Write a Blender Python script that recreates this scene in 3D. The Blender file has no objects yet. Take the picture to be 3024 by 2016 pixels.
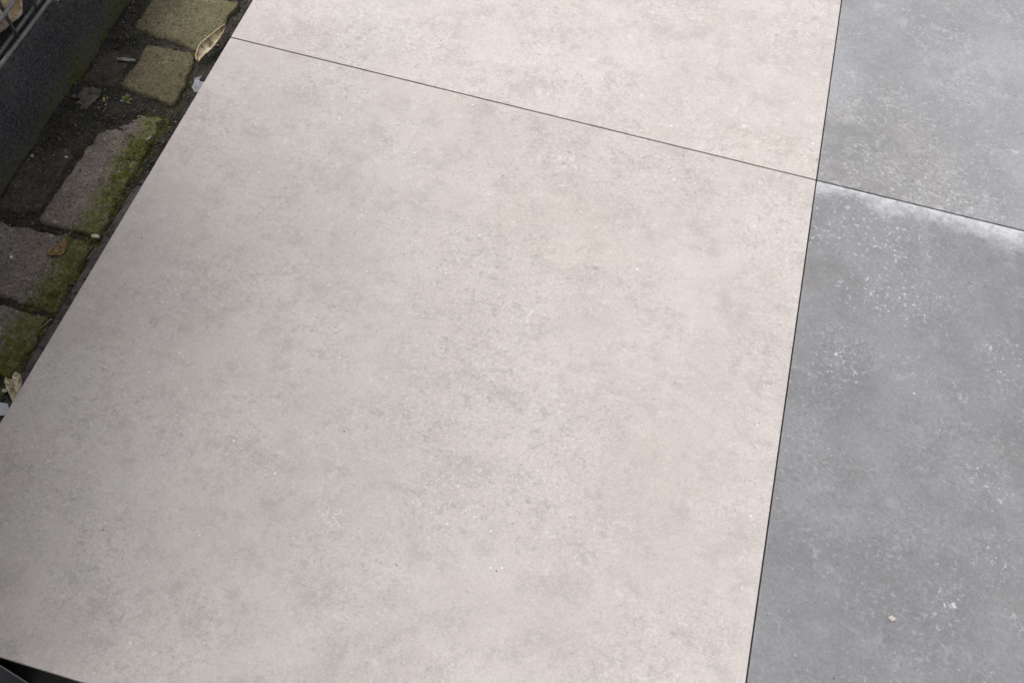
import bpy, bmesh, math, random
from mathutils import Vector, Matrix, noise as mn

# ------------------------------------------------------------------ camera, world, sun, exposure
scene = bpy.context.scene
C = scene.collection
cam_d = bpy.data.cameras.new('camera'); cam = bpy.data.objects.new('camera', cam_d); C.objects.link(cam)
cam_d.sensor_width = 36.0; cam_d.lens = 32.86; cam_d.clip_start = 0.02; cam_d.clip_end = 300
right = Vector((0.96483, 0.26430, 0.05212)); down = Vector((0.24992, -0.83594, -0.48561)); fwd = Vector((-0.08145, 0.48099, -0.87262))
fwd.normalize(); right = (right - fwd * right.dot(fwd)).normalized(); up = right.cross(fwd)
m = Matrix((right, up, -fwd)).transposed().to_4x4(); m.translation = Vector((-0.2821, -1.0635, 1.1542))
cam.matrix_world = m
scene.camera = cam

SUN_EL, SUN_AZ = math.radians(56), math.radians(-88)    # azimuth from +Y towards +X: a hazy sun behind the gabion on the left
world = bpy.data.worlds.new('World'); scene.world = world; world.use_nodes = True
wn = world.node_tree.nodes; wl = world.node_tree.links
bg = wn['Background']
sky = wn.new('ShaderNodeTexSky'); sky.sky_type = 'NISHITA'; sky.sun_disc = False
sky.sun_elevation = SUN_EL; sky.sun_rotation = SUN_AZ; sky.air_density = 1.0; sky.dust_density = 6.0; sky.ozone_density = 1.0
hs = wn.new('ShaderNodeHueSaturation'); hs.inputs['Saturation'].default_value = 0.16
wl.new(sky.outputs[0], hs.inputs['Color']); wl.new(hs.outputs[0], bg.inputs['Color'])
bg.inputs['Strength'].default_value = 0.15
sd = bpy.data.lights.new('sun', 'SUN'); sd.energy = 1.3; sd.angle = math.radians(50); sd.color = (1.0, 0.97, 0.94)
so = bpy.data.objects.new('sun', sd); C.objects.link(so)
sv = Vector((math.sin(SUN_AZ) * math.cos(SUN_EL), math.cos(SUN_AZ) * math.cos(SUN_EL), math.sin(SUN_EL)))
so.rotation_euler = sv.to_track_quat('Z', 'Y').to_euler()
vs = scene.view_settings
vs.view_transform = 'Standard'; vs.look = 'None'; vs.gamma = 1.0; vs.use_curve_mapping = False
vs.exposure = 0.15
scene.cycles.max_bounces = 5; scene.cycles.diffuse_bounces = 3; scene.cycles.glossy_bounces = 2
scene.cycles.caustics_reflective = False; scene.cycles.caustics_refractive = False

# ------------------------------------------------------------------ helpers
R = random.Random(11)

class G:
    """small node-graph helper"""
    def __init__(s, name, rough=0.6, spec=0.4):
        s.m = bpy.data.materials.new(name); s.m.use_nodes = True
        s.t = s.m.node_tree; s.n = s.t.nodes; s.b = s.n['Principled BSDF']
        s.b.inputs['Roughness'].default_value = rough; s.b.inputs['Specular IOR Level'].default_value = spec
        s.pos = s.n.new('ShaderNodeNewGeometry').outputs['Position']
        s._info = None
    def link(s, a, b): s.t.links.new(a, b)
    def put(s, sock, v):
        if isinstance(v, (int, float)):
            if sock.type in ('VECTOR', 'RGBA') : sock.default_value = (v, v, v) if sock.type == 'VECTOR' else (v, v, v, 1)
            else: sock.default_value = v
        elif isinstance(v, (tuple, list)):
            sock.default_value = tuple(v) if sock.type == 'VECTOR' else (*v[:3], 1)
        else: s.link(v, sock)
    def info(s):
        if s._info is None: s._info = s.n.new('ShaderNodeObjectInfo')
        return s._info
    def math(s, op, a, b=0.0, c=None, clamp=False):
        n = s.n.new('ShaderNodeMath'); n.operation = op; n.use_clamp = clamp
        s.put(n.inputs[0], a); s.put(n.inputs[1], b)
        if c is not None: s.put(n.inputs[2], c)
        return n.outputs[0]
    def mul(s, *a):
        r = a[0]
        for x in a[1:]: r = s.math('MULTIPLY', r, x)
        return r
    def add(s, *a):
        r = a[0]
        for x in a[1:]: r = s.math('ADD', r, x)
        return r
    def sub(s, a, b): return s.math('SUBTRACT', a, b)
    def vec(s, op, a, b):
        n = s.n.new('ShaderNodeVectorMath'); n.operation = op
        s.put(n.inputs[0], a); s.put(n.inputs[1], b)
        return n.outputs[0]
    def sep(s, v):
        n = s.n.new('ShaderNodeSeparateXYZ'); s.put(n.inputs[0], v); return n.outputs
    def noise(s, v, scale, detail=3.0, rough=0.55, dist=0.0, col=False):
        n = s.n.new('ShaderNodeTexNoise'); s.put(n.inputs['Vector'], v)
        n.inputs['Scale'].default_value = scale; n.inputs['Detail'].default_value = detail
        n.inputs['Roughness'].default_value = rough; n.inputs['Distortion'].default_value = dist
        return n.outputs['Color' if col else 'Fac']
    def voro(s, v, scale, out='Distance', feature='F1'):
        n = s.n.new('ShaderNodeTexVoronoi'); n.feature = feature; s.put(n.inputs['Vector'], v); n.inputs['Scale'].default_value = scale
        return n.outputs[out]
    def step(s, v, lo, hi, a=0.0, b=1.0):
        n = s.n.new('ShaderNodeMapRange'); n.interpolation_type = 'SMOOTHSTEP'
        s.put(n.inputs['Value'], v); n.inputs['From Min'].default_value = lo; n.inputs['From Max'].default_value = hi
        n.inputs['To Min'].default_value = a; n.inputs['To Max'].default_value = b
        return n.outputs['Result']
    def mix(s, f, a, b, mode='MIX'):
        n = s.n.new('ShaderNodeMix'); n.data_type = 'RGBA'; n.blend_type = mode; n.clamp_factor = True
        s.put(n.inputs[0], f); s.put(n.inputs[6], a); s.put(n.inputs[7], b)
        return n.outputs[2]
    def spot(s, v, x, y, rx, ry):
        """soft elliptical mark round a point of the surface"""
        o = s.sep(v)
        dx = s.math('DIVIDE', s.sub(o[0], x), rx); dy = s.math('DIVIDE', s.sub(o[1], y), ry)
        return s.step(s.add(s.mul(dx, dx), s.mul(dy, dy)), 0.0, 1.0, 1.0, 0.0)
    def bump(s, h, strength=0.3, dist=0.002):
        n = s.n.new('ShaderNodeBump'); n.inputs['Strength'].default_value = strength; n.inputs['Distance'].default_value = dist
        s.put(n.inputs['Height'], h); s.link(n.outputs[0], s.b.inputs['Normal'])
    def done(s, col, rough=None):
        s.put(s.b.inputs['Base Color'], col)
        if rough is not None: s.put(s.b.inputs['Roughness'], rough)
        return s.m

def obj(name, bm, mat, parent=None, smooth=False, loc=None):
    me = bpy.data.meshes.new(name); bm.normal_update(); bm.to_mesh(me); bm.free()
    me.materials.append(mat)
    if smooth:
        for p in me.polygons: p.use_smooth = True
    o = bpy.data.objects.new(name, me); C.objects.link(o)
    if loc: o.location = loc
    if parent: o.parent = parent
    return o
def tag(o, label=None, cat=None, group=None, kind=None):
    if label: o['label'] = label
    if cat: o['category'] = cat
    if group: o['group'] = group
    if kind: o['kind'] = kind
    return o
def empty(name, loc=(0, 0, 0)):
    o = bpy.data.objects.new(name, None); C.objects.link(o); o.location = loc; o.empty_display_size = 0.05; return o
def box(bm, x0, x1, y0, y1, z0, z1, bev=0.0, seg=2):
    r = bmesh.ops.create_cube(bm, size=1.0)
    for v in r['verts']:
        v.co = Vector(((x0 + x1) / 2 + v.co.x * (x1 - x0), (y0 + y1) / 2 + v.co.y * (y1 - y0), (z0 + z1) / 2 + v.co.z * (z1 - z0)))
    if bev:
        es = list({e for v in r['verts'] for e in v.link_edges})
        bmesh.ops.bevel(bm, geom=es, offset=bev, segments=seg, affect='EDGES', profile=0.6)
def tube(bm, pts, rad, n=8):
    rings = []
    for i, p in enumerate(pts):
        p = Vector(p); d = (Vector(pts[min(i + 1, len(pts) - 1)]) - Vector(pts[max(i - 1, 0)])).normalized()
        a = d.orthogonal().normalized(); b = d.cross(a)
        r = rad[i] if isinstance(rad, (list, tuple)) else rad
        rings.append([bm.verts.new(p + a * (r * math.cos(2 * math.pi * k / n)) + b * (r * math.sin(2 * math.pi * k / n))) for k in range(n)])
    for i in range(len(rings) - 1):
        # match rotation of neighbouring rings
        A, B = rings[i], rings[i + 1]
        off = min(range(n), key=lambda o: (B[o].co - A[0].co).length)
        B = B[off:] + B[:off]; rings[i + 1] = B
        for k in range(n): bm.faces.new((A[k], A[(k + 1) % n], B[(k + 1) % n], B[k]))
    bm.faces.new(rings[0][::-1]); bm.faces.new(rings[-1])
def fbm(p, octv=4):
    return mn.fractal(Vector(p), 1.0, 2.0, octv)

# ------------------------------------------------------------------ materials
def tile_common(g):
    c = g.info().outputs['Color']; o = g.n.new('ShaderNodeSeparateColor'); g.link(c, o.inputs[0])
    seed = g.mul(o.outputs[1], 37.0)
    off = g.n.new('ShaderNodeCombineXYZ'); g.link(seed, off.inputs[0]); g.link(g.mul(seed, 0.37), off.inputs[1]); g.link(seed, off.inputs[2])
    v = g.vec('ADD', g.pos, off.outputs[0])
    return v, g.mul(o.outputs[0], 1.21)      # pattern coordinates, tone of this tile

def mat_beige():
    g = G('beige_porcelain', 0.5, 0.35)
    v, tone = tile_common(g)
    p = g.pos
    va = g.vec('MULTIPLY', v, (0.9, 1.0, 1.0))
    cloud = g.step(g.noise(v, 3.6, 7, 0.72), 0.36, 0.62)
    col = g.mix(cloud, (0.520, 0.473, 0.449), (0.586, 0.538, 0.513))
    sp2 = g.step(g.noise(g.vec('ADD', v, (11, 6, 0)), 15, 6, 0.84), 0.47, 0.64)
    col = g.mix(g.mul(sp2, 0.52), col, (0.395, 0.360, 0.343))
    # greenish grey veils and yellowish ones
    gv = g.step(g.noise(g.vec('ADD', v, (9.1, 4.2, 0)), 5.0, 4, 0.6), 0.54, 0.70)
    gs = g.math('MAXIMUM', g.spot(p, -0.79, 0.09, 0.085, 0.14), g.spot(p, -0.81, -0.085, 0.11, 0.12))
    gs = g.math('MAXIMUM', gs, g.spot(p, -0.85, -0.80, 0.13, 0.20))
    gs = g.math('MAXIMUM', gs, g.spot(p, -0.95, -0.66, 0.08, 0.12))
    gs = g.mul(gs, g.step(g.noise(v, 14, 7, 0.75), 0.40, 0.62))
    col = g.mix(g.add(g.mul(gv, 0.05), g.mul(gs, 0.38)), col, (0.525, 0.522, 0.492))
    yv = g.step(g.noise(g.vec('ADD', v, (2.7, 8.8, 0)), 6.0, 3, 0.6), 0.58, 0.74)
    ys = g.mul(g.math('MAXIMUM', g.spot(p, -0.37, -0.22, 0.15, 0.10), g.spot(p, -0.07, 0.035, 0.12, 0.06)), g.step(g.noise(v, 16, 5, 0.7), 0.36, 0.62))
    col = g.mix(g.add(g.mul(yv, 0.18), g.mul(ys, 0.40)), col, (0.560, 0.515, 0.440))
    # mottling that gathers in clusters
    cl = g.step(g.noise(g.vec('ADD', v, (1.3, 0.4, 0)), 6.5, 4, 0.6), 0.42, 0.64)
    cs = g.math('MAXIMUM', g.spot(p, -0.44, -0.38, 0.16, 0.22), g.spot(p, -0.36, -0.60, 0.2, 0.14))
    cs = g.math('MAXIMUM', cs, g.spot(p, -0.27, -0.09, 0.22, 0.09))
    cs = g.math('MAXIMUM', cs, g.spot(p, -0.10, 0.035, 0.17, 0.07))
    cs = g.math('MAXIMUM', cs, g.spot(p, -0.06, -0.10, 0.08, 0.14))
    cs = g.math('MAXIMUM', cs, gs)
    cl = g.math('ADD', g.mul(cl, 0.85), g.mul(cs, 0.60), clamp=True)
    d1 = g.step(g.noise(va, 190, 2, 0.62), 0.52, 0.68)
    d2 = g.step(g.noise(g.vec('ADD', va, (5, 5, 0)), 64, 4, 0.76), 0.51, 0.67)
    dark = g.math('ADD', g.mul(d1, g.add(0.18, g.mul(cl, 0.24))), g.mul(d2, g.add(0.14, g.mul(cl, 0.42))), clamp=True)
    col = g.mix(dark, col, (0.345, 0.316, 0.306))
    l1 = g.step(g.noise(g.vec('ADD', va, (3, 1, 0)), 180, 2, 0.62), 0.53, 0.70)
    l2 = g.step(g.noise(g.vec('ADD', va, (7, 2, 0)), 58, 4, 0.76), 0.53, 0.70)
    lite = g.math('ADD', g.mul(l1, g.add(0.16, g.mul(cl, 0.34))), g.mul(l2, 0.34), clamp=True)
    col = g.mix(lite, col, (0.71, 0.675, 0.662))
    # thin pale wisps
    wq = g.math('ABSOLUTE', g.sub(g.noise(g.vec('ADD', v, (4, 4, 4)), 11, 3, 0.6, 1.2), 0.5))
    wm = g.mul(g.step(wq, 0.0, 0.012, 1.0, 0.0), g.step(g.noise(g.vec('ADD', v, (6, 1, 2)), 9, 2), 0.54, 0.68), g.step(g.noise(v, 70, 3), 0.42, 0.58))
    col = g.mix(g.mul(wm, 0.6), col, (0.74, 0.70, 0.68))
    # pale curved scuff just right of the middle
    so_ = g.sep(p)
    dx, dy = g.sub(so_[0], -0.3455), g.sub(so_[1], -0.3835)
    rad = g.math('SQRT', g.add(g.mul(dx, dx), g.mul(dy, dy), g.mul(g.sub(g.noise(v, 90, 3), 0.5), 0.0004)))
    arc = g.mul(g.step(g.math('ABSOLUTE', g.sub(rad, 0.0325)), 0.0008, 0.0034, 1.0, 0.0), g.step(dx, -0.014, -0.022), g.step(g.noise(v, 110, 4, 0.7), 0.34, 0.56))
    col = g.mix(g.mul(arc, 0.45), col, (0.72, 0.68, 0.665))
    # rare dark pits and sparkling grains
    pit = g.mul(g.step(g.voro(v, 26), 0.028, 0.045, 1.0, 0.0), g.step(g.noise(g.vec('ADD', v, (8, 3, 1)), 22, 2), 0.52, 0.56))
    col = g.mix(g.mul(pit, 0.75), col, (0.10, 0.085, 0.075))
    gr = g.mul(g.step(g.voro(g.vec('ADD', v, (1, 2, 0)), 40), 0.05, 0.085, 1.0, 0.0), g.step(g.noise(g.vec('ADD', v, (3, 3, 1)), 30, 2), 0.52, 0.58))
    col = g.mix(g.mul(gr, 0.8), col, (0.80, 0.78, 0.76))
    fine = g.noise(v, 420, 1, 0.6)
    col = g.mix(1.0, col, g.step(fine, 0.25, 0.75, 0.93, 1.07), 'MULTIPLY')
    col = g.mix(1.0, col, tone, 'MULTIPLY')
    g.bump(g.add(g.mul(g.noise(v, 300, 1, 0.6), 0.6), g.mul(d1, -0.3), g.mul(pit, -2.0)), 0.22, 0.0008)
    return g.done(col, g.step(g.noise(v, 40, 4), 0.3, 0.7, 0.44, 0.60))

def mat_grey():
    g = G('grey_porcelain', 0.45, 0.4)
    v, tone = tile_common(g)
    p = g.pos; o = g.sep(p)
    va = g.vec('MULTIPLY', v, (0.92, 1.0, 1.0))
    cloud = g.step(g.noise(v, 4.5, 7, 0.74), 0.36, 0.62)
    col = g.mix(cloud, (0.226, 0.227, 0.236), (0.294, 0.293, 0.310))
    # warm brownish and violet veils
    upper = g.step(o[1], -0.001, 0.001)
    bs = g.mul(g.spot(p, 0.09, 0.05, 0.20, 0.20), g.step(g.noise(v, 9, 5, 0.65), 0.40, 0.60))
    bv = g.mul(g.step(g.noise(g.vec('ADD', v, (3, 7, 0)), 6, 4), 0.54, 0.70), 0.5)
    col = g.mix(g.add(g.mul(bs, upper, 0.55), g.mul(bv, 0.6)), col, (0.262, 0.250, 0.238))
    vv = g.step(g.noise(g.vec('ADD', v, (12, 2, 0)), 7, 4), 0.54, 0.70)
    col = g.mix(g.mul(vv, 0.45), col, (0.272, 0.264, 0.272))
    cl = g.step(g.noise(g.vec('ADD', v, (1, 4, 0)), 8, 4, 0.6), 0.42, 0.66)
    cs = g.mul(g.spot(p, 0.14, 0.02, 0.20, 0.13), upper)
    cl = g.math('ADD', g.mul(cl, 0.6), g.mul(cs, 0.9), clamp=True)
    d1 = g.step(g.noise(va, 175, 2, 0.62), 0.52, 0.68)
    d2 = g.step(g.noise(g.vec('ADD', v, (2, 5, 0)), 42, 5, 0.80), 0.51, 0.67)
    col = g.mix(g.math('ADD', g.mul(d1, g.add(0.24, g.mul(cl, 0.4))), g.mul(d2, g.add(0.10, g.mul(cl, 0.3))), clamp=True), col, (0.165, 0.162, 0.160))
    l1 = g.step(g.noise(g.vec('ADD', va, (8, 1, 0)), 155, 2, 0.62), 0.53, 0.70)
    l2 = g.step(g.noise(g.vec('ADD', v, (4, 9, 0)), 38, 5, 0.7), 0.55, 0.70)
    col = g.mix(g.math('ADD', g.mul(l1, g.add(0.16, g.mul(cl, 0.55))), g.mul(l2, g.add(0.26, g.mul(cl, 0.30))), clamp=True), col, (0.43, 0.43, 0.445))
    smud = g.mul(upper, g.spot(p, 0.07, 0.06, 0.16, 0.15), g.step(g.noise(v, 22, 6, 0.8), 0.44, 0.60))
    col = g.mix(g.mul(smud, 0.50), col, (0.180, 0.176, 0.174))
    # white flecks: clusters on the nearer tile
    lower = g.sub(1.0, upper)
    wsp = g.spot(p, 0.07, -0.315, 0.055, 0.07)
    for (x, y, rx, ry) in ((0.08, -0.085, 0.15, 0.09), (0.275, -0.455, 0.05, 0.045), (0.235, -0.63, 0.035, 0.05), (0.30, -0.26, 0.05, 0.07), (0.29, -0.56, 0.04, 0.04), (0.13, -0.19, 0.12, 0.06)):
        wsp = g.math('MAXIMUM', wsp, g.spot(p, x, y, rx, ry))
    wf = g.step(g.noise(g.vec('ADD', v, (0.3, 0.8, 0)), 125, 4, 0.72, 0.35), 0.565, 0.67)
    wc = g.step(g.noise(g.vec('ADD', v, (5, 2, 0)), 10, 3), 0.50, 0.66)
    white = g.math('MULTIPLY', wf, g.math('ADD', g.mul(wsp, lower, 0.75), g.mul(wc, g.add(0.08, g.mul(lower, 0.06)))), clamp=True)
    dots = g.mul(g.step(g.voro(v, 34), 0.030, 0.085, 1.0, 0.0), g.step(g.noise(g.vec('ADD', v, (7, 3, 1)), 25, 2), 0.54, 0.60), g.add(0.25, g.mul(lower, 0.40)))
    dots2 = g.mul(g.step(g.voro(g.vec('ADD', v, (3, 3, 0)), 85), 0.07, 0.15, 1.0, 0.0), g.step(g.noise(g.vec('ADD', v, (2, 6, 1)), 30, 2), 0.52, 0.60), 0.38)
    col = g.mix(g.math('MAXIMUM', g.math('MAXIMUM', white, dots), dots2), col, (0.72, 0.72, 0.74))
    # chalky bloom along the far edge of the nearer tile
    wob = g.add(g.mul(g.noise(g.vec('MULTIPLY', v, (1, 0.2, 1)), 9, 3), 0.12), g.mul(g.noise(v, 40, 5, 0.80), 0.085), g.mul(o[0], 0.03), -0.068)
    dist = g.math('MULTIPLY', o[1], -1.0)
    bl = g.math('SUBTRACT', 1.0, g.math('DIVIDE', dist, g.math('MAXIMUM', wob, 0.004)), clamp=True)
    bl = g.mul(g.math('POWER', bl, 0.95), lower, g.step(g.noise(g.vec('ADD', v, (9, 9, 0)), 55, 5, 0.82), 0.36, 0.58, 0.35, 1.0))
    col = g.mix(g.mul(bl, 1.0), col, (0.68, 0.68, 0.705))
    # hair-fine scratches
    wq = g.math('ABSOLUTE', g.sub(g.noise(g.vec('ADD', v, (4, 4, 4)), 9, 3, 0.6, 1.5), 0.5))
    wm = g.mul(g.step(wq, 0.0, 0.010, 1.0, 0.0), g.step(g.noise(g.vec('ADD', v, (6, 1, 2)), 8, 2), 0.54, 0.66), g.step(g.noise(v, 60, 3), 0.45, 0.6))
    col = g.mix(g.mul(wm, 0.6), col, (0.52, 0.52, 0.54))
    pit = g.mul(g.step(g.voro(g.vec('ADD', v, (1, 9, 0)), 24), 0.024, 0.045, 1.0, 0.0), g.step(g.noise(g.vec('ADD', v, (8, 3, 1)), 22, 2), 0.52, 0.56))
    col = g.mix(g.mul(pit, 0.7), col, (0.07, 0.065, 0.06))
    col = g.mix(1.0, col, g.step(g.noise(v, 420, 2, 0.6), 0.25, 0.75, 0.90, 1.10), 'MULTIPLY')
    col = g.mix(1.0, col, tone, 'MULTIPLY')
    g.bump(g.add(g.mul(g.noise(v, 300, 1, 0.6), 0.6), g.mul(d1, -0.3)), 0.22, 0.0008)
    return g.done(col, g.step(g.noise(v, 40, 4), 0.3, 0.7, 0.40, 0.56))

def grit_specks(g, col, v, amount=1.0, pale=(0.34, 0.31, 0.25)):
    s1 = g.mul(g.step(g.voro(v, 95), 0.12, 0.26, 1.0, 0.0), g.step(g.noise(g.vec('ADD', v, (3, 1, 0)), 60, 2), 0.52, 0.60))
    s2 = g.mul(g.step(g.voro(g.vec('ADD', v, (5, 5, 0)), 190), 0.16, 0.34, 1.0, 0.0), g.step(g.noise(g.vec('ADD', v, (7, 2, 0)), 90, 2), 0.50, 0.60))
    col = g.mix(g.mul(g.math('MAXIMUM', s1, s2), 0.55 * amount), col, pale)
    return col, g.math('MAXIMUM', s1, s2)

def mat_paver(name, c0, c1, moss_x0, moss_x1, moss_col=(0.085, 0.095, 0.022), moss_amt=1.0, dirt=0.4):
    g = G(name, 0.85, 0.25)
    v = g.pos; o = g.sep(v)
    n = g.noise(v, 28, 5, 0.65)
    col = g.mix(g.step(n, 0.32, 0.68), c0, c1)
    col = g.mix(g.mul(g.step(g.noise(v, 200, 5, 0.75), 0.49, 0.62), 0.85), col, tuple(x * 0.38 for x in c0))
    col = g.mix(g.mul(g.step(g.noise(g.vec('ADD', v, (1, 1, 1)), 150, 5, 0.75), 0.55, 0.66), 0.75), col, tuple(x * 1.8 for x in c1))
    col, sp = grit_specks(g, col, v, 1.3, (0.42, 0.38, 0.30))
    dm = g.step(g.noise(g.vec('ADD', v, (4, 0, 0)), 20, 5, 0.7), 0.50, 0.68)
    col = g.mix(g.mul(dm, dirt), col, (0.035, 0.031, 0.026))
    mm = g.mul(g.step(g.add(o[0], g.mul(g.sub(g.noise(v, 30, 5, 0.65), 0.5), 0.075)), moss_x0, moss_x1), g.step(g.noise(v, 120, 4, 0.7), 0.30, 0.52))
    mc = g.mix(g.step(g.noise(v, 150, 4, 0.7), 0.35, 0.65), tuple(x * 0.5 for x in moss_col), tuple(x * 1.5 for x in moss_col))
    col = g.mix(g.mul(mm, moss_amt), col, mc)
    h = g.add(g.mul(g.noise(v, 130, 5, 0.7), 1.2), g.mul(sp, 0.5), g.mul(g.noise(v, 500, 3, 0.7), 0.5))
    g.bump(h, 1.0, 0.006)
    return g.done(col)

def mat_soil():
    g = G('dark_soil', 0.95, 0.15)
    v = g.pos
    col = g.mix(g.step(g.noise(v, 35, 5, 0.7), 0.35, 0.65), (0.034, 0.032, 0.029), (0.095, 0.084, 0.068))
    col = g.mix(g.mul(g.step(g.noise(v, 260, 4, 0.7), 0.50, 0.68), 0.75), col, (0.150, 0.137, 0.115))
    gm = g.mul(g.step(g.noise(g.vec('ADD', v, (5, 5, 0)), 22, 5, 0.65), 0.50, 0.66), 0.55)
    col = g.mix(gm, col, (0.036, 0.042, 0.016))
    col, sp = grit_specks(g, col, v, 0.5, (0.2, 0.19, 0.17))
    g.bump(g.add(g.noise(v, 180, 5, 0.75), g.mul(g.noise(v, 520, 3, 0.7), 0.6)), 1.0, 0.005)
    return g.done(col)

def mat_plinth():
    g = G('black_concrete', 0.85, 0.3)
    v = g.pos; o = g.sep(v)
    col = g.mix(g.step(g.noise(v, 12, 5, 0.6), 0.35, 0.65), (0.086, 0.089, 0.099), (0.132, 0.135, 0.146))
    col = g.mix(g.mul(g.step(g.noise(v, 260, 4, 0.7), 0.46, 0.62), 0.85), col, (0.014, 0.014, 0.015))
    col = g.mix(g.mul(g.step(g.noise(g.vec('ADD', v, (2, 2, 2)), 270, 3, 0.6), 0.52, 0.62), 0.85), col, (0.175, 0.176, 0.180))
    # algae that creeps up from the foot
    h = g.add(o[2], g.mul(g.sub(g.noise(v, 24, 5, 0.65), 0.5), 0.11), g.mul(g.step(o[1], -0.30, -0.10), -0.020))
    mm = g.mul(g.step(h, -0.090, -0.010, 1.0, 0.0), g.step(g.noise(v, 150, 4, 0.7), 0.34, 0.60))
    col = g.mix(g.mul(mm, 0.85), col, (0.200, 0.200, 0.070))
    g.bump(g.add(g.noise(v, 210, 5, 0.75), g.mul(g.noise(v, 480, 3, 0.7), 0.5)), 1.0, 0.005)
    return g.done(col)

def mat_plain(name, c0, c1, scale=60, rough=0.7, bump=0.3, spec=0.3, det=4, metal=0.0, dark=None):
    g = G(name, rough, spec)
    v = g.pos
    col = g.mix(g.step(g.noise(v, scale, det, 0.65), 0.35, 0.65), c0, c1)
    if dark: col = g.mix(g.mul(g.step(g.noise(g.vec('ADD', v, (3, 3, 3)), scale * 1.6, 4, 0.7), 0.52, 0.62), 0.8), col, dark)
    col = g.mix(1.0, col, g.step(g.noise(v, scale * 6, 2, 0.6), 0.25, 0.75, 0.85, 1.15), 'MULTIPLY')
    g.b.inputs['Metallic'].default_value = metal
    g.bump(g.noise(v, scale * 4, 4, 0.65), bump, 0.001)
    return g.done(col)

def mat_rock(name, ca, cb, cc):
    g = G(name, 0.85, 0.25)
    v = g.pos
    col = g.mix(g.step(g.noise(v, 26, 5, 0.65), 0.36, 0.62), ca, cb)
    s = g.sep(v)
    cm = g.mul(g.step(g.noise(g.vec('ADD', v, (2, 0, 1)), 30, 5, 0.7, 0.8), 0.42, 0.56), 0.85)
    col = g.mix(cm, col, cc)
    vein = g.step(g.math('ABSOLUTE', g.sub(g.noise(g.vec('MULTIPLY', v, (1, 1, 2)), 30, 4, 0.6, 1.5), 0.5)), 0.0, 0.022, 1.0, 0.0)
    col = g.mix(g.mul(vein, 0.35), col, tuple(x * 0.45 for x in ca))
    col = g.mix(1.0, col, g.step(g.noise(v, 260, 3, 0.65), 0.25, 0.75, 0.90, 1.2), 'MULTIPLY')
    g.bump(g.add(g.noise(v, 90, 6, 0.7), g.mul(vein, -0.8)), 0.9, 0.005)
    return g.done(col)

M_BEIGE, M_GREY = mat_beige(), mat_grey()
M_SOIL, M_PLINTH = mat_soil(), mat_plinth()
M_OLIVE = mat_paver('olive_paver', (0.195, 0.172, 0.108), (0.260, 0.232, 0.150), -1.20, -0.98, (0.175, 0.165, 0.060), 0.5, 0.3)
M_BROWN = mat_paver('brown_paver', (0.300, 0.255, 0.222), (0.410, 0.350, 0.302), -1.108, -1.082, (0.195, 0.205, 0.060), 0.9, 0.22)
M_DARKP = mat_paver('sunken_paver', (0.100, 0.084, 0.070), (0.155, 0.128, 0.102), -1.0, -0.9, (0.05, 0.05, 0.02), 0.5, 0.5)
M_BASE = mat_plain('dark_void_base', (0.006, 0.006, 0.007), (0.010, 0.010, 0.011), 50, 0.95, 0.2, 0.1)  # near-black colour stands in for the shaded void under the tiles
M_GROUND = mat_plain('yard_ground', (0.045, 0.043, 0.040), (0.075, 0.070, 0.065), 8, 0.95, 0.4, 0.1)
M_STRIP = mat_plain('worn_strip', (0.085, 0.078, 0.072), (0.145, 0.132, 0.122), 45, 0.8, 0.5, 0.25, dark=(0.03, 0.028, 0.024))
M_WIRE = mat_plain('zinc_wire', (0.17, 0.17, 0.176), (0.25, 0.25, 0.256), 180, 0.5, 0.4, 0.5, metal=0.35)
M_ROCK = mat_rock('ochre_limestone', (0.62, 0.43, 0.22), (0.74, 0.60, 0.38), (0.84, 0.78, 0.66))
M_ROCKG = mat_rock('grey_stone', (0.07, 0.07, 0.072), (0.11, 0.11, 0.11), (0.15, 0.145, 0.14))
M_POD = mat_plain('dry_husk', (0.52, 0.44, 0.28), (0.76, 0.69, 0.53), 70, 0.6, 0.4, 0.3, dark=(0.17, 0.12, 0.06))
M_PODRIM = mat_plain('husk_rim', (0.36, 0.29, 0.17), (0.52, 0.44, 0.28), 90, 0.6, 0.3)
M_LEAF = mat_plain('amber_leaf', (0.20, 0.12, 0.055), (0.44, 0.31, 0.15), 260, 0.6, 0.8, 0.3, dark=(0.09, 0.035, 0.012))
M_STEM = mat_plain('dry_stem', (0.20, 0.16, 0.10), (0.32, 0.27, 0.18), 120, 0.7)
M_DEAD = mat_plain('rotten_leaf', (0.090, 0.082, 0.070), (0.145, 0.132, 0.112), 70, 0.7, 0.6, dark=(0.03, 0.027, 0.022))
M_PLAST = mat_plain('plastic_scrap', (0.24, 0.245, 0.27), (0.34, 0.34, 0.36), 70, 0.45, 0.2, 0.4)
M_WHITE = mat_plain('white_scrap', (0.58, 0.62, 0.70), (0.72, 0.75, 0.80), 70, 0.4, 0.1, 0.4)
M_GREEN = mat_plain('seedling_green', (0.14, 0.19, 0.045), (0.24, 0.30, 0.09), 150, 0.5, 0.2)
M_YELLOW = mat_plain('yellow_bud', (0.40, 0.33, 0.07), (0.60, 0.50, 0.16), 150, 0.5, 0.2)
M_CREAM = mat_plain('cream_kernel', (0.60, 0.55, 0.36), (0.74, 0.70, 0.50), 90, 0.6, 0.4)
M_PEB = mat_plain('white_pebble', (0.66, 0.64, 0.58), (0.80, 0.78, 0.74), 200, 0.6, 0.3)
M_CHIP = mat_plain('dull_chip', (0.40, 0.37, 0.33), (0.52, 0.49, 0.45), 200, 0.7, 0.3)
M_SLIV = mat_plain('weathered_wood', (0.16, 0.16, 0.15), (0.27, 0.27, 0.25), 120, 0.8, 0.5)
M_PANEL = mat_plain('charcoal_panel', (0.16, 0.162, 0.168), (0.19, 0.192, 0.198), 60, 0.6, 0.15, 0.3)
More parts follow.
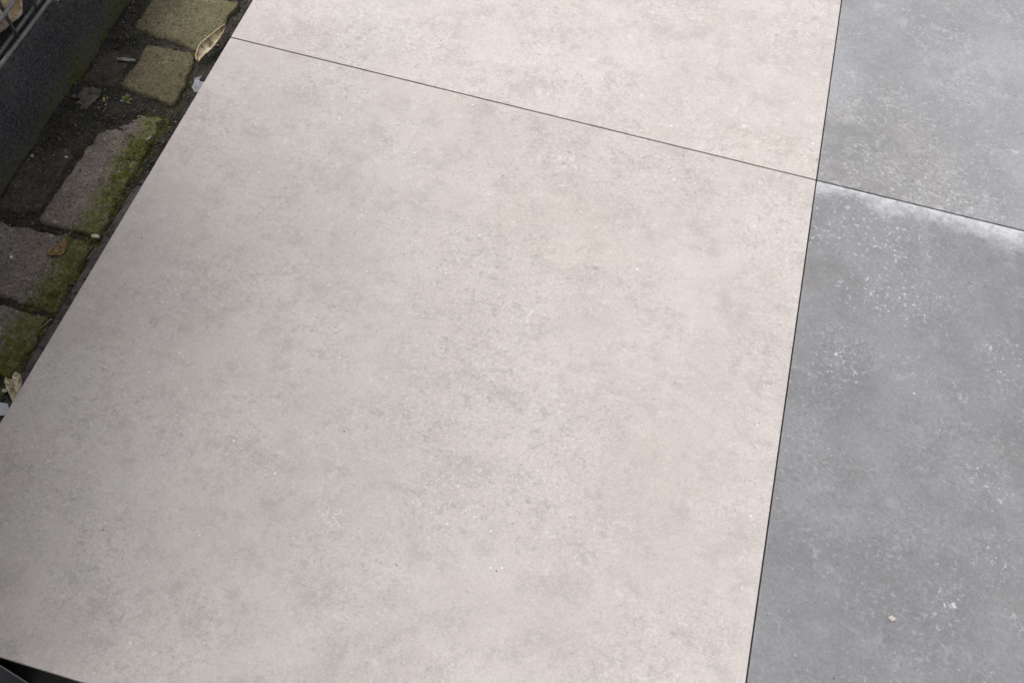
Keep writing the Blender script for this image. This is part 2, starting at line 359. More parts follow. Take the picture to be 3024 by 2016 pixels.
M_TRIM = mat_plain('pale_edge', (0.62, 0.62, 0.63), (0.72, 0.72, 0.73), 80, 0.5, 0.2, 0.4)
M_GRIT = mat_plain('pale_grit', (0.16, 0.15, 0.13), (0.46, 0.43, 0.37), 300, 0.8, 0.3, det=1)
M_CRUMB = mat_plain('soil_crumb', (0.030, 0.028, 0.025), (0.160, 0.143, 0.118), 300, 0.95, 0.3, 0.1, det=1)
M_MOSS = mat_plain('moss_green', (0.105, 0.116, 0.030), (0.250, 0.262, 0.080), 60, 0.9, 0.2, 0.1)

# ------------------------------------------------------------------ setting: ground, terrace of large tiles
GZ = -0.125
bm = bmesh.new(); box(bm, -60, 60, -60, 60, GZ - 0.2, GZ)
tag(obj('ground', bm, M_GROUND), kind='structure')

bm = bmesh.new(); box(bm, -0.965, 2.0, -0.965, 2.0, GZ, -0.0215)
terrace = tag(obj('terrace', bm, M_BASE), kind='structure')
JH = 0.00115
bm = bmesh.new(); box(bm, -0.5 + JH, 0.5 - JH, -0.5 + JH, 0.5 - JH, -0.02, 0.0, 0.0007, 2)
tile0 = obj('tile', bm, M_BEIGE, terrace, loc=(-0.5, -0.5, 0))
base_me = tile0.data.copy()      # row behind; the front row reaches a little further forward
for vv_ in tile0.data.vertices:
    if vv_.co.y < 0: vv_.co.y -= 0.0045
grey_me = tile0.data.copy(); grey_me.materials.clear(); grey_me.materials.append(M_GREY)
grey_back = base_me.copy(); grey_back.materials.clear(); grey_back.materials.append(M_GREY)
tiles = [(-0.5, -0.5, M_BEIGE, 0.965, 0.0, 0.0), (-0.5, 0.5, M_BEIGE, 1.01, 0.31, 0.0002), (0.5, -0.5, M_GREY, 0.86, 0.12, -0.0003), (0.5, 0.5, M_GREY, 1.16, 0.53, 0.0002),
         (-0.5, 1.5, M_BEIGE, 1.0, 0.77, 0), (0.5, 1.5, M_GREY, 1.0, 0.91, 0), (1.5, -0.5, M_GREY, 1.0, 0.22, 0), (1.5, 0.5, M_GREY, 1.0, 0.64, 0), (1.5, 1.5, M_GREY, 1.0, 0.43, 0)]
for i, (x, y, mt, tone, seed, dz) in enumerate(tiles):
    o = tile0 if i == 0 else tile0.copy()
    if i:
        C.objects.link(o); o.parent = terrace
        o.data = {(True, True): grey_me, (True, False): grey_back, (False, False): base_me}[(mt is M_GREY, y < 0)]
    o.location = (x, y, dz); o.color = (tone / 1.28, seed, 0, 1)
    o['label'] = ('pale beige concrete-look paving slab' if mt is M_BEIGE else 'mottled grey concrete-look paving slab')

# ------------------------------------------------------------------ paved strip: soil bed with worn pavers
def soil_h(x, y):
    z = -0.0660 + 0.0035 * fbm((x * 22, y * 22, 3.1), 5) + 0.0025 * mn.noise(Vector((x * 160, y * 160, 1)))
    def heap(cx, cy, rx, ry, h):
        d = ((x - cx) / rx) ** 2 + ((y - cy) / ry) ** 2
        return h * math.exp(-d)
    z += heap(-1.20, -0.20, 0.055, 0.055, 0.0125)      # dirt washed over the corner of the long paver
    z += heap(-1.15, -0.165, 0.035, 0.030, 0.0085)
    z += heap(-1.21, -0.005, 0.04, 0.035, 0.007)
    z += heap(-1.225, 0.06, 0.028, 0.08, 0.011)
    z += heap(-1.045, -0.12, 0.02, 0.15, 0.004)
    return z
bm = bmesh.new()
x0, x1, y0, y1, st = -1.262, -0.955, -1.25, 0.9, 0.0032
nx, ny = int((x1 - x0) / st), int((y1 - y0) / st)
gv = [[bm.verts.new((x0 + st * i, y0 + st * j, soil_h(x0 + st * i, y0 + st * j))) for j in range(ny + 1)] for i in range(nx + 1)]
for i in range(nx):
    for j in range(ny): bm.faces.new((gv[i][j], gv[i + 1][j], gv[i + 1][j + 1], gv[i][j + 1]))
bed = tag(obj('paved_strip', bm, M_SOIL, smooth=True), kind='structure')

def paver(quad, mat, seed, top=-0.06, label=None, tilt=(0, 0), wear=1.0, cut=None):
    """quad: near-left, near-right, far-right, far-left; a worn block with chipped, rounded edges"""
    q = [Vector((*p, 0)) for p in quad]
    bm = bmesh.new()
    lx = (q[1] - q[0]).length; ly = (q[3] - q[0]).length
    nu, nv = max(12, int(lx / 0.0024)), max(12, int(ly / 0.0024))
    cen = sum(q, Vector()) / 4
    grid = []
    for i in range(-1, nu + 2):
        row = []
        for j in range(-1, nv + 2):
            u = min(max(i / nu, 0), 1); v = min(max(j / nv, 0), 1)
            p = q[0] * (1 - u) * (1 - v) + q[1] * u * (1 - v) + q[2] * u * v + q[3] * (1 - u) * v
            du, dv = min(u, 1 - u) * lx, min(v, 1 - v) * ly
            # round the corners in plan
            rc = 0.009 * wear
            if du < rc and dv < rc:
                a = Vector((rc - du, rc - dv)); mx = max(a.x, a.y); ln = a.length
                if ln > 1e-6:
                    f = mx / ln
                    a2 = a * f; ddu, ddv = (a.x - a2.x), (a.y - a2.y)
                    eu = (q[1] - q[0]).normalized(); ev = (q[3] - q[0]).normalized()
                    p = p + eu * (ddu if u < .5 else -ddu) + ev * (ddv if v < .5 else -ddv)
            d = min(du, dv)
            edge = math.exp(-d / 0.012)
            w = Vector((mn.noise(Vector((p.x * 45, p.y * 45, seed))), mn.noise(Vector((p.x * 45, p.y * 45, seed + 9))), 0)) * 0.005 + \
                Vector((mn.noise(Vector((p.x * 160, p.y * 160, seed))), mn.noise(Vector((p.x * 160, p.y * 160, seed + 9))), 0)) * 0.0016
            p = p + w * edge * wear
            rr = 0.0042 * wear * (1.0 + 0.8 * mn.noise(Vector((p.x * 38, p.y * 38, seed + 4))))
            z = top - (rr * (1 - math.sqrt(max(0, 1 - (1 - min(d / rr, 1)) ** 2))) if d < rr else 0)
            z += 0.0011 * fbm((p.x * 60, p.y * 60, seed), 5) + 0.0006 * mn.noise(Vector((p.x * 300, p.y * 300, seed)))
            z += (p.x - cen.x) * tilt[0] + (p.y - cen.y) * tilt[1]
            chip = mn.noise(Vector((p.x * 55, p.y * 55, seed + 20)))
            if d < 0.012 and chip > 0.25: z -= (chip - 0.25) * 0.012 * (1 - d / 0.012)
            if i in (-1, nu + 1) or j in (-1, nv + 1): z = top - 0.045
            row.append(bm.verts.new((p.x, p.y, z)))
        grid.append(row)
    for i in range(len(grid) - 1):
        for j in range(len(grid[0]) - 1): bm.faces.new((grid[i][j], grid[i + 1][j], grid[i + 1][j + 1], grid[i][j + 1]))
    o = obj('paver', bm, mat, bed, smooth=True)
    if label: o['label'] = label
    return o
paver([(-1.166, -0.110), (-1.057, -0.127), (-1.073, -0.001), (-1.165, -0.006)], M_OLIVE, 1, -0.0575, 'small squarish olive paver with a crumbling right edge', (0.02, -0.01))
paver([(-1.207, 0.024), (-1.066, 0.006), (-1.056, 0.143), (-1.210, 0.140)], M_OLIVE, 2, -0.0585, 'large olive paver beside the pale husk', (0.0, 0.0))
paver([(-1.210, 0.150), (-1.058, 0.152), (-1.058, 0.262), (-1.212, 0.262)], M_OLIVE, 3, -0.060)
paver([(-1.210, 0.270), (-1.058, 0.270), (-1.058, 0.475), (-1.212, 0.475)], M_OLIVE, 4, -0.060)
paver([(-1.158, -0.403), (-1.052, -0.402), (-1.067, -0.148), (-1.152, -0.165)], M_BROWN, 5, -0.060, 'long brown paver with green moss on its right side', (0.0, -0.015))
paver([(-1.238, -0.402), (-1.168, -0.395), (-1.168, -0.262), (-1.236, -0.255)], M_DARKP, 6, -0.0615, 'dark sunken paver beside the black plinth', (0.05, 0.0), 1.3)
paver([(-1.236, -0.118), (-1.176, -0.118), (-1.176, -0.035), (-1.238, -0.030)], M_DARKP, 7, -0.0610, None, (0.03, 0.0), 1.3)
paver([(-1.236, -0.534), (-1.055, -0.544), (-1.056, -0.414), (-1.238, -0.424)], M_BROWN, 8, -0.0595, 'brown paver carrying the dried amber leaf', (0.0, 0.01))
paver([(-1.236, -0.662), (-1.058, -0.656), (-1.058, -0.553), (-1.238, -0.556)], M_BROWN, 9, -0.0605, 'brown paver at the left edge behind the split husks', (0.0, 0.03))
paver([(-1.236, -0.775), (-1.058, -0.772), (-1.058, -0.672), (-1.238, -0.674)], M_BROWN, 10, -0.062)
paver([(-1.236, -0.99), (-1.058, -0.99), (-1.058, -0.785), (-1.238, -0.785)], M_BROWN, 11, -0.062)

# worn strip lying beside the slab edge
bm = bmesh.new()
n = 160; prof = [(-1.0515, -0.095), (-1.0512, -0.0665), (-1.0485, -0.0630), (-1.036, -0.0622), (-1.015, -0.0622), (-0.985, -0.064), (-0.985, -0.095)]
rows = []
for i in range(n + 1):
    y = -0.80 + i * (0.545 / n); e = 0.012 * max(0, (i - n * 0.90) / (n * 0.10)) ** 2
    rows.append([bm.verts.new((x + e + 0.0015 * mn.noise(Vector((y * 60, k, 2))), y + 0.0, z + 0.0012 * mn.noise(Vector((y * 50, k * 3, 7))) - e * 0.5)) for k, (x, z) in enumerate(prof)])
for i in range(n):
    for k in range(len(prof) - 1): bm.faces.new((rows[i][k], rows[i][k + 1], rows[i + 1][k + 1], rows[i + 1][k]))
bm.faces.new(rows[0]); bm.faces.new(rows[-1][::-1])
tag(obj('edging_strip', bm, M_STRIP, smooth=False), 'worn dark grey strip lying along the left edge of the beige slab', 'edging')

# ------------------------------------------------------------------ black plinth with the gabion wall on it
bm = bmesh.new()
PX = -1.2435
n = 700; ya, yb = -2.6, 2.6
prof = [(PX + 0.004, -0.12), (PX + 0.004, -0.09), (PX + 0.003, -0.06), (PX + 0.0025, -0.03), (PX + 0.002, 0.0), (PX + 0.001, 0.03), (PX + 0.0005, 0.06), (PX - 0.001, 0.075), (PX - 0.004, 0.0785), (PX - 0.02, 0.079), (PX - 0.40, 0.079), (PX - 0.40, -0.12)]
rows = []
for i in range(n + 1):
    y = ya + (yb - ya) * i / n
    rows.append([bm.verts.new((x + (0.0028 * fbm((y * 28, z * 28, 5), 4) if k < 9 else 0), y, z + (0.0012 * mn.noise(Vector((y * 60, k, 3))) if 6 < k < 11 else 0))) for k, (x, z) in enumerate(prof)])
for i in range(n):
    for k in range(len(prof) - 1): bm.faces.new((rows[i][k], rows[i + 1][k], rows[i + 1][k + 1], rows[i][k + 1]))
bm.faces.new(rows[0]); bm.faces.new(rows[-1][::-1])
tag(obj('plinth', bm, M_PLINTH, smooth=True), 'rough black concrete plinth with green algae along its foot', 'plinth')

gab = tag(empty('gabion_fence', (PX - 0.1, 0, 0.079)), 'dark grey wire mesh gabion standing on the black plinth', 'gabion')
WR = 0.0033
def wire(pts, label=None, r=WR, name='wire'):
    bm = bmesh.new(); tube(bm, [Vector(p) - gab.location for p in pts], r, 10)
    return obj(name, bm, M_WIRE, gab, smooth=True)
GTOP = 1.05
WY = [-0.1805 + 0.0615 * k for k in range(-5, 3)]
HZ = [0.0865 + 0.0525 * k for k in range(0, 19)]
near = (-0.52, 0.03)  # unseen far end of the mesh, placed for the gabion's shade on the slabs
for y in WY: wire([(PX - 0.0075, y, 0.0835), (PX - 0.0075, y, GTOP)], r=0.0027)
for z in HZ[:4]:
    wire([(PX, near[0], z), (PX, near[1], z)])
    if z == HZ[0]: wire([(PX - 0.0140, near[0], z + 0.0004), (PX - 0.0140, near[1], z + 0.0004)])
bm = bmesh.new()
def seg(a, b, r): tube(bm, [Vector(a) - gab.location, Vector(b) - gab.location], r, 5)
for z in HZ[:4]:
    seg((PX, -2.6, z), (PX, near[0] - 0.0005, z), WR); seg((PX, near[1] - 0.002, z), (PX, near[1] + 0.002, z), WR)
for z in HZ[4:]: seg((PX, -2.6, z), (PX, near[1], z), WR)
k = 0
for k in range(-40, 46):
    y = -0.1805 + 0.0615 * k
    if -5 <= k or abs(y) > 2.59: continue
    seg((PX - 0.0075, y, 0.0835), (PX - 0.0075, y, GTOP), 0.0027)
for z in (0.0865, 0.5, GTOP - 0.01):
    for y in (-2.59, near[1]): seg((PX, y, z), (PX - 0.30, y, z), WR)
tag(obj('wire_mesh', bm, M_WIRE, gab, smooth=True), kind='stuff')

def rock_bm(bm, cen, size, seed, sub=4, cuts=7, rough=0.10):
    r = bmesh.ops.create_icosphere(bm, subdivisions=sub, radius=1.0)
    rr = random.Random(seed)
    planes = []
    for _ in range(cuts):
        nrm = Vector((rr.gauss(0, 1), rr.gauss(0, 1), rr.gauss(0, 1))).normalized(); planes.append((nrm, rr.uniform(0.62, 0.86)))
    for v in r['verts']:
        p = v.co.copy()
        for nrm, d in planes:
            t = p.dot(nrm)
            if t > d: p -= nrm * (t - d) * 0.92
        p *= 1 + rough * fbm((p.x * 1.8 + seed, p.y * 1.8, p.z * 1.8), 4) + rough * 0.35 * fbm((p.x * 6, p.y * 6 + seed, p.z * 6), 3)
        v.co = Vector((cen[0] + p.x * size[0], cen[1] + p.y * size[1], cen[2] + p.z * size[2]))
def rock(cen, size, seed, mat, label, grp=None):
    bm = bmesh.new(); rock_bm(bm, (0, 0, 0), size, seed, 5)
    return tag(obj('rock', bm, mat, smooth=True, loc=cen), label, 'rock', grp)
rock((-1.316, -0.152, 0.142), (0.064, 0.094, 0.070), 3, M_ROCK, 'ochre and cream limestone rock behind the wire mesh')
rock((-1.332, -0.028, 0.124), (0.058, 0.050, 0.046), 8, M_ROCKG, 'dark grey rock next to the ochre rock in the gabion')
rock((-1.330, -0.292, 0.128), (0.060, 0.046, 0.050), 14, M_ROCK, 'ochre rock at the full end of the gabion')
bm = bmesh.new(); rr = random.Random(5)
zrow = 0.079
while zrow < 0.88:  # unseen fill, its height chosen for the shade it casts on the slabs
    y = -2.5
    while y < near[1] - 0.06:
        s = rr.uniform(0.055, 0.075)
        if y < -0.28:      # unseen fill stops short here so more light reaches the far slabs
            rock_bm(bm, (PX - 0.022 - s - rr.uniform(0, 0.03), y, zrow + 0.055), (s, s * 1.05, s * 0.9), rr.random() * 99, 2, 6)
        y += s * 1.9
    zrow += 0.115
bmesh.ops.translate(bm, verts=bm.verts, vec=(0, 0, 0))
box(bm, PX - 0.36, PX - 0.135, -2.58, -0.25, 0.082, 0.92)
tag(obj('shade_stone_fill', bm, M_ROCK, smooth=True), 'unseen ochre stones in the gabion, shaped to shade the slabs', 'stones', kind='stuff')

# ------------------------------------------------------------------ charcoal slab standing upright at the near left corner
pan = tag(empty('charcoal_slab', (-0.855, -1.0165, GZ)), 'smooth charcoal slab with a pale edge standing at the bottom left corner', 'slab')
pan.rotation_euler = (math.radians(-3.6), 0, 0)
bm = bmesh.new(); box(bm, -0.60, -0.0004, -0.020, -0.0016, 0.0, 1.2, 0.0004)
obj('panel', bm, M_PANEL, pan)
bm = bmesh.new(); box(bm, -0.60, 0.0, -0.0015, 0.0, 0.0, 1.2, 0.0003)
obj('edge_trim', bm, M_TRIM, pan)

# ------------------------------------------------------------------ loose things on the strip
def lerp_poly(P, t):
    ln = [0]
    for a, b in zip(P, P[1:]): ln.append(ln[-1] + (Vector(b) - Vector(a)).length)
    s = t * ln[-1]
    for i in range(len(P) - 1):
        if s <= ln[i + 1] + 1e-9:
            f = (s - ln[i]) / max(ln[i + 1] - ln[i], 1e-9); return Vector(P[i]).lerp(Vector(P[i + 1]), f)
    return Vector(P[-1])
def husk(L, Rr, z0, lift_l, lift_r, sag, mat, seed, label, rim=True, nt=36, ns=10):
    """half of a dry seed pod: a thin curled shell between two edge curves, open upwards"""
    base = Vector((*L[len(L) // 2], z0)); root = empty('seed_pod', base); tag(root, label, 'seed pod')
    bm = bmesh.new(); rows = []; le = []; re_ = []
    for i in range(nt + 1):
        t = i / nt; a = lerp_poly(L, t); b = lerp_poly(Rr, t)
        prof = math.sin(math.pi * min(max(t, 0.02), 0.98)) ** 0.6
        row = []
        for k in range(ns + 1):
            s = k / ns; p = a.lerp(b, s)
            dip = -sag * prof * math.sin(math.pi * s)
            seeds = 0.0016 * math.sin(t * 26 + seed) * math.sin(math.pi * s) * prof
            wr = 0.0014 * mn.noise(Vector((p.x * 180, p.y * 180, seed)))
            row.append(Vector((p.x, p.y, z0 + lift_l * (1 - s) * prof + lift_r * s * prof + dip + seeds + wr)) - base)
        le.append(row[0]); re_.append(row[-1])
        rows.append([bm.verts.new(c) for c in row])
    for i in range(nt):
        for k in range(ns): bm.faces.new((rows[i][k], rows[i][k + 1], rows[i + 1][k + 1], rows[i + 1][k]))
    o = obj('shell', bm, mat, root, smooth=True)
    md = o.modifiers.new('thick', 'SOLIDIFY'); md.thickness = 0.0007
    if rim:
        for e, rad in ((le, 0.0017), (re_, 0.0009)):
            bm = bmesh.new(); tube(bm, e, rad, 6); obj('rim', bm, M_PODRIM, root, smooth=True)
    return root
husk([(-1.0505, 0.070), (-1.0555, 0.043), (-1.061, 0.024), (-1.067, 0.002), (-1.0655, -0.018), (-1.060, -0.026)],
     [(-1.0500, 0.070), (-1.0465, 0.054), (-1.0462, 0.030), (-1.0490, 0.008), (-1.0562, -0.013), (-1.058, -0.026)],
     -0.050, 0.010, 0.002, 0.007, M_POD, 3, 'cream dried seed pod lying open between olive pavers and slab')
husk([(-1.0470, -0.651), (-1.0475, -0.660), (-1.041, -0.668), (-1.030, -0.682), (-1.016, -0.698)],
     [(-1.0462, -0.651), (-1.036, -0.655), (-1.028, -0.664), (-1.020, -0.680), (-1.014, -0.698)],
     -0.046, 0.002, 0.006, 0.004, M_POD, 7, 'upper of two small tan pod halves at the slab edge', rim=False)
husk([(-1.0610, -0.661), (-1.056, -0.670), (-1.049, -0.677), (-1.038, -0.686), (-1.020, -0.704)],
     [(-1.0600, -0.661), (-1.048, -0.663), (-1.037, -0.671), (-1.030, -0.682), (-1.016, -0.702)],
     -0.052, 0.002, 0.005, 0.004, M_POD, 11, 'lower of two small tan pod halves at the slab edge', rim=False)

def scrap(name, outline, z, crumple, mat, label, cat, seed=0, freq=70, thick=0.0004, cuts=4, dome=0.0, parent=None):
    cx = sum(p[0] for p in outline) / len(outline); cy = sum(p[1] for p in outline) / len(outline)
    bm = bmesh.new()
    vs_ = [bm.verts.new((p[0] - cx, p[1] - cy, 0)) for p in outline]
    bm.faces.new(vs_)
    bmesh.ops.triangulate(bm, faces=bm.faces[:])
    for _ in range(cuts):
        bmesh.ops.subdivide_edges(bm, edges=[e for e in bm.edges if e.calc_length() > 0.0016], cuts=1, use_grid_fill=True)
        bmesh.ops.triangulate(bm, faces=bm.faces[:])
    rmax = max(math.hypot(p[0] - cx, p[1] - cy) for p in outline)
    for v in bm.verts:
        x, y = v.co.x, v.co.y
        j = Vector((mn.noise(Vector((x * 300, y * 300, seed))), mn.noise(Vector((x * 300, y * 300, seed + 5))), 0)) * 0.0009
        v.co += j
        v.co.z = crumple * (fbm((x * freq, y * freq, seed + 2), 3) * 0.7 + 0.6) + dome * (1 - (math.hypot(x, y) / rmax) ** 2)
    bmesh.ops.recalc_face_normals(bm, faces=bm.faces[:])
    o = obj(name, bm, mat, parent, smooth=True, loc=(cx, cy, z))
    md = o.modifiers.new('thick', 'SOLIDIFY'); md.thickness = thick; md.offset = 1
    if label: tag(o, label, cat)
    return o
# amber leaf with its stem
leaf = tag(empty('dried_leaf', (-1.097, -0.443, -0.0575)), 'crumpled amber leaf with a long thin stem on brown paver', 'leaf')
lf = scrap('blade', [(-1.0965, -0.4235), (-1.0905, -0.428), (-1.0855, -0.4385), (-1.0865, -0.449), (-1.091, -0.4545), (-1.098, -0.4565), (-1.105, -0.460), (-1.111, -0.4545), (-1.109, -0.448), (-1.103, -0.4395), (-1.099, -0.433)], -0.0575, 0.0055, M_LEAF, None, None, 4, 150)
lf.location -= leaf.location; lf.parent = leaf
bm = bmesh.new()
tube(bm, [Vector(p) - leaf.location for p in [(-1.0765, -0.379, -0.052), (-1.080, -0.390, -0.050), (-1.0835, -0.398, -0.048), (-1.0905, -0.411, -0.050), (-1.096, -0.425, -0.052), (-1.0995, -0.436, -0.0535), (-1.103, -0.442, -0.054)]], [0.0006, 0.0007, 0.0008, 0.0009, 0.0009, 0.001, 0.001], 6)
obj('stem', bm, M_STEM, leaf, smooth=True)
scrap('rotten_leaf', [(-1.216, -0.137), (-1.200, -0.134), (-1.184, -0.134), (-1.180, -0.146), (-1.183, -0.162), (-1.186, -0.181), (-1.197, -0.184), (-1.200, -0.174), (-1.211, -0.178), (-1.206, -0.164), (-1.224, -0.163), (-1.222, -0.156), (-1.212, -0.152)], -0.0530, 0.0035, M_DEAD, 'flat grey brown rotten leaf on soil by the plinth', 'leaf', 8, 80)
scrap('plastic_scrap', [(-1.052, -0.058), (-1.0475, -0.0545), (-1.0425, -0.050), (-1.0435, -0.0575), (-1.0405, -0.062), (-1.030, -0.060), (-1.024, -0.070), (-1.032, -0.084), (-1.0385, -0.087), (-1.0475, -0.079), (-1.0485, -0.068)], -0.0575, 0.003, M_PLAST, 'torn pale grey scrap sticking out from the slab edge', 'scrap', 2, 60)
scrap('white_scrap', [(-1.052, -0.700), (-1.043, -0.697), (-1.037, -0.6965), (-1.0335, -0.7005), (-1.030, -0.712), (-1.040, -0.716), (-1.052, -0.710)], -0.056, 0.003, M_WHITE, 'bluish white scrap at the left frame edge', 'scrap', 5, 60, 0.0008)
scrap('wood_sliver', [(-1.199, -0.0555), (-1.183, -0.050), (-1.168, -0.0475), (-1.164, -0.0515), (-1.176, -0.0565), (-1.192, -0.0605)], -0.0585, 0.002, M_SLIV, 'thin grey splinter left of the small olive paver', 'splinter', 6, 60, 0.0012)
scrap('pale_flake', [(-1.0660, -0.1965), (-1.0640, -0.2005), (-1.0665, -0.2065), (-1.0700, -0.2095), (-1.0705, -0.206)], -0.057, 0.001, M_PLAST, 'small pale leaf shaped flake on the mossy paver edge', 'flake', 1, 60, 0.0005)
scrap('dry_flake', [(-1.248, -0.088), (-1.242, -0.0865), (-1.232, -0.0885), (-1.227, -0.0925), (-1.236, -0.0925), (-1.243, -0.0915)], 0.086, 0.0015, M_SLIV, 'grey dry flake caught on the bottom wire of the gabion', 'flake', 3, 90, 0.0008)
scrap('yellow_flake', [(-1.0585, -0.6785), (-1.055, -0.6755), (-1.050, -0.676), (-1.0515, -0.6800), (-1.0565, -0.6815)], -0.0595, 0.002, M_CREAM, 'tiny cream flake beside the small tan pod halves', 'flake', 9, 120, 0.0008)
scrap('grass_sliver', [(-1.0470, -0.4225), (-1.0455, -0.4245), (-1.0475, -0.436), (-1.0490, -0.4465), (-1.0500, -0.4455), (-1.0490, -0.434)], -0.0585, 0.001, M_SLIV, 'thin straw sliver on the worn strip below the cream kernel', 'straw', 2, 60, 0.0006)
scrap('straw', [(-1.0535, -0.5555), (-1.0515, -0.5555), (-1.0530, -0.566), (-1.0570, -0.574), (-1.0580, -0.573), (-1.0548, -0.565)], -0.0605, 0.001, M_SLIV, 'curled straw sliver beside the left edge paver', 'straw', 12, 60, 0.0006)

def lump(name, cen, size, mat, seed, label, cat, grp=None, sub=3):
    bm = bmesh.new(); rock_bm(bm, (0, 0, 0), size, seed, sub, 4, 0.22)
    return tag(obj(name, bm, mat, smooth=True, loc=cen), label, cat, grp)
bm = bmesh.new()
for (dx, dy, s) in ((-0.0032, -0.0010, 0.0034), (0.0004, 0.0006, 0.0038), (0.0036, 0.0006, 0.0034)):
    rock_bm(bm, (dx, dy, 0), (s * 1.05, s * 0.95, s * 0.8), 4 + dx * 1000, 3, 3, 0.15)
kern = obj('kernel', bm, M_CREAM, smooth=True, loc=(-1.056, -0.4065, -0.0545))
md = kern.modifiers.new('fuse', 'REMESH'); md.mode = 'VOXEL'; md.voxel_size = 0.0007; md.use_smooth_shade = True
tag(kern, 'cream bean shaped kernel in the mossy joint', 'kernel')
lump('pebble', (-1.157, -0.478, -0.0560), (0.0027, 0.0036, 0.0026), M_PEB, 3, 'white pebble lying on brown paver at the left', 'pebble')
lump('pebble', (-1.2295, -0.288, -0.0640), (0.0040, 0.0024, 0.0026), M_PEB, 5, 'pale pebble at the foot of the black plinth', 'pebble')
lump('pebble', (-1.176, -0.276, -0.0610), (0.0030, 0.0022, 0.0022), M_PEB, 6, 'white pebble at the far corner of the sunken paver', 'pebble')
lump('pebble', (-1.1035, -0.4145, -0.0600), (0.0030, 0.0022, 0.0018), M_SLIV, 9, 'grey pebble in the joint left of the cream kernel', 'pebble')
scrap('chip', [(0.1605, -0.6685), (0.1650, -0.6650), (0.1705, -0.6675), (0.1690, -0.6705), (0.1655, -0.6728)], 0.0002, 0.0006, M_CHIP, 'tiny pale chip lying on the nearer grey slab', 'chip', 4, 90, 0.0010)

# seedling and a yellow bud in the soil
sl = tag(empty('seedling', (-1.139, -0.138, -0.062)), 'tiny green seedling sprouting from dark soil', 'seedling')
def leaf_bm(base, tip, width, lift):
    bm = bmesh.new(); b = Vector(base); t = Vector(tip); d = (t - b); side = Vector((-d.y, d.x, 0)).normalized()
    rows = []
    for i in range(9):
        s = i / 8; w = width * (0.22 + 0.9 * math.sin(math.pi * max(0.0, (s - 0.30) / 0.70)) if s > 0.30 else 0.22) * (0.25 if i == 8 else 1)
        c = b + d * s + Vector((0, 0, lift * math.sin(math.pi * s * 0.75)))
        rows.append([bm.verts.new(c - side * w + Vector((0, 0, w * 0.35))), bm.verts.new(c), bm.verts.new(c + side * w + Vector((0, 0, w * 0.35)))])
    for i in range(8):
        for k in range(2): bm.faces.new((rows[i][k], rows[i][k + 1], rows[i + 1][k + 1], rows[i + 1][k]))
    return bm
for tip, w in (((0.0085, -0.006, 0.003), 0.0026), ((0.010, 0.004, 0.004), 0.0018), ((-0.002, 0.010, 0.006), 0.0020), ((-0.009, 0.005, 0.004), 0.0018), ((0.004, 0.009, 0.008), 0.0015)):
    o = obj('leaf', leaf_bm((0, 0, 0.001), tip, w, 0.003), M_GREEN, sl, smooth=True)
    md = o.modifiers.new('thick', 'SOLIDIFY'); md.thickness = 0.0003
o = obj('leaf', leaf_bm((0, 0, 0.001), (-0.0095, -0.005, 0.002), 0.0028, 0.002), M_SLIV, sl, smooth=True); o['label'] = 'withered grey seedling leaf'
bd = tag(empty('bud', (-1.172, -0.147, -0.062)), 'small yellow green bud between rotten leaf and seedling', 'bud')
for tip, w in (((0.004, 0.003, 0.006), 0.0026), ((-0.004, 0.000, 0.005), 0.0024), ((-0.001, -0.005, 0.003), 0.0022)):
    o = obj('petal', leaf_bm((0, 0, 0), tip, w, 0.002), M_YELLOW, bd, smooth=True)
    md = o.modifiers.new('thick', 'SOLIDIFY'); md.thickness = 0.0004

# ------------------------------------------------------------------ uncountable fine stuff: grit, crumbs, moss
paver_boxes = [(-1.207, -1.058, 0.012, 0.14, -0.0585), (-1.165, -1.062, -0.118, -0.004, -0.0575), (-1.155, -1.060, -0.402, -0.20, -0.060), (-1.236, -1.057, -0.538, -0.418, -0.0595), (-1.236, -1.059, -0.657, -0.556, -0.0605)]
def top_z(x, y):
    z = soil_h(x, y)
    for a, b, c, d, t in paver_boxes:
        if a < x < b and c < y < d: z = max(z, t)
    return z
def octa(bm, c, s, rnd):
    ax = [Vector((s * rnd.uniform(.7, 1.3), 0, 0)), Vector((0, s * rnd.uniform(.7, 1.3), 0)), Vector((0, 0, s * rnd.uniform(.5, .9)))]
    rot = Matrix.Rotation(rnd.uniform(0, 6.28), 3, 'Z') @ Matrix.Rotation(rnd.uniform(0, 0.8), 3, 'X')
    ax = [rot @ a for a in ax]
    v = [bm.verts.new(c + d) for d in (ax[0], ax[1], -ax[0], -ax[1], ax[2], -ax[2])]
    for i in range(4):
        bm.faces.new((v[i], v[(i + 1) % 4], v[4])); bm.faces.new((v[(i + 1) % 4], v[i], v[5]))
rs = random.Random(21)
bm = bmesh.new()
for _ in range(1100):
    x, y = rs.uniform(-1.238, -1.03), rs.uniform(-0.75, 0.2); s = min(0.0022, 0.0005 + rs.expovariate(2200))
    octa(bm, Vector((x, y, top_z(x, y) + s * 0.25)), s, rs)
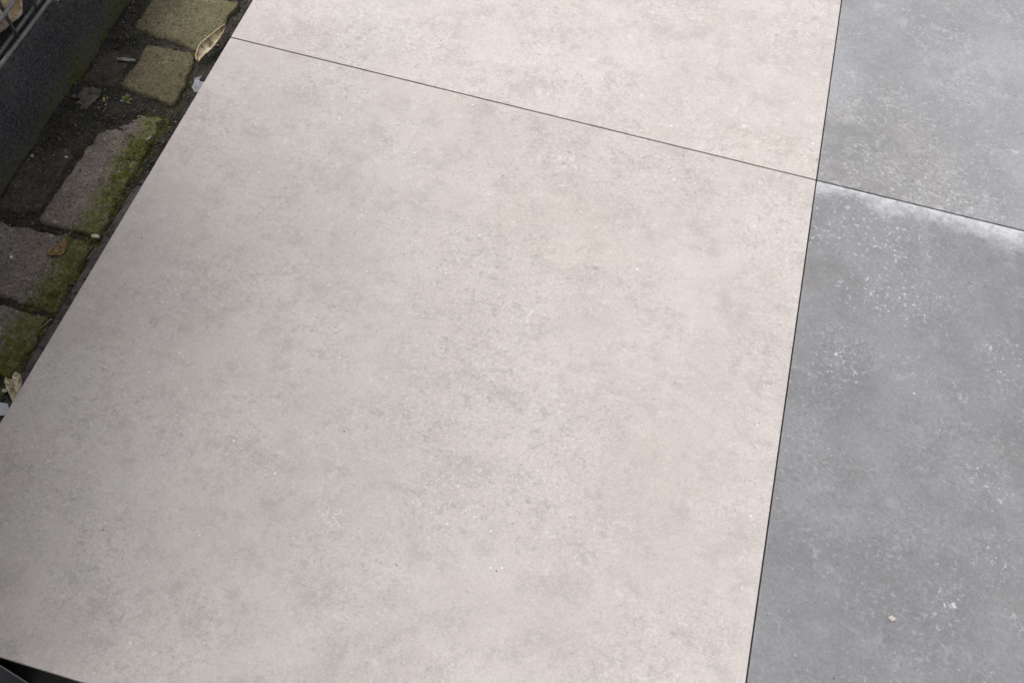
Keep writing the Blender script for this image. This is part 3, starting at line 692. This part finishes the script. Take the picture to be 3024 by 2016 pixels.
tag(obj('grit', bm, M_GRIT), 'pale grit scattered over pavers and soil', 'grit', kind='stuff')
bm = bmesh.new()
for _ in range(7000):
    x, y = rs.uniform(-1.240, -1.02), rs.uniform(-0.78, 0.2)
    on = any(a < x < b and c < y < d for a, b, c, d, t in paver_boxes)
    if on and rs.random() < 0.985: continue
    s = min(0.0045, 0.0008 + rs.expovariate(1100))
    octa(bm, Vector((x, y, top_z(x, y) + s * 0.2)), s, rs)
tag(obj('soil_crumbs', bm, M_CRUMB), 'dark soil crumbs in the joints between pavers', 'soil', kind='stuff')
bm = bmesh.new()
def tuft(c, up_, s):
    a = up_.orthogonal().normalized(); b = up_.cross(a)
    for _ in range(3):
        th = rs.uniform(0, 6.28); d = a * math.cos(th) + b * math.sin(th); e = up_.cross(d)
        bm.faces.new((bm.verts.new(c + e * s * 0.35), bm.verts.new(c - e * s * 0.35), bm.verts.new(c + d * s * rs.uniform(.3, 1.0) + up_ * s * rs.uniform(.4, 1.0))))
cnt = 0
while cnt < 9000:
    y = rs.uniform(-0.66, 0.0); x = rs.uniform(-1.125, -1.052)
    if y > -0.15 and rs.random() < 0.85: continue
    dens = max(0, (x + 1.115) / 0.055) ** 1.3 * max(0.0, 0.55 + 1.3 * fbm((x * 45, y * 45, 8), 3))
    cnt += 0.35
    if rs.random() > dens: continue
    cnt += 0.65
    tuft(Vector((x, y, top_z(x, y) - 0.0003)), Vector((0.1, 0, 1)), rs.uniform(0.0014, 0.0038))
for _ in range(9000):
    y = rs.uniform(-0.30, 0.22); z = rs.uniform(-0.078, 0.0)
    dens = max(0, (0.0 - z) / 0.078) ** 2.2 * max(0.0, 0.35 + 1.4 * fbm((1, y * 30, z * 30), 3)) * (0.35 if y < -0.2 else 1)
    if rs.random() > dens: continue
    tuft(Vector((PX + 0.0035, y, z)), Vector((1, 0, 0.5)).normalized(), rs.uniform(0.0014, 0.0032))
tag(obj('moss', bm, M_MOSS), 'green moss on paver edges and along the plinth foot', 'moss', kind='stuff')
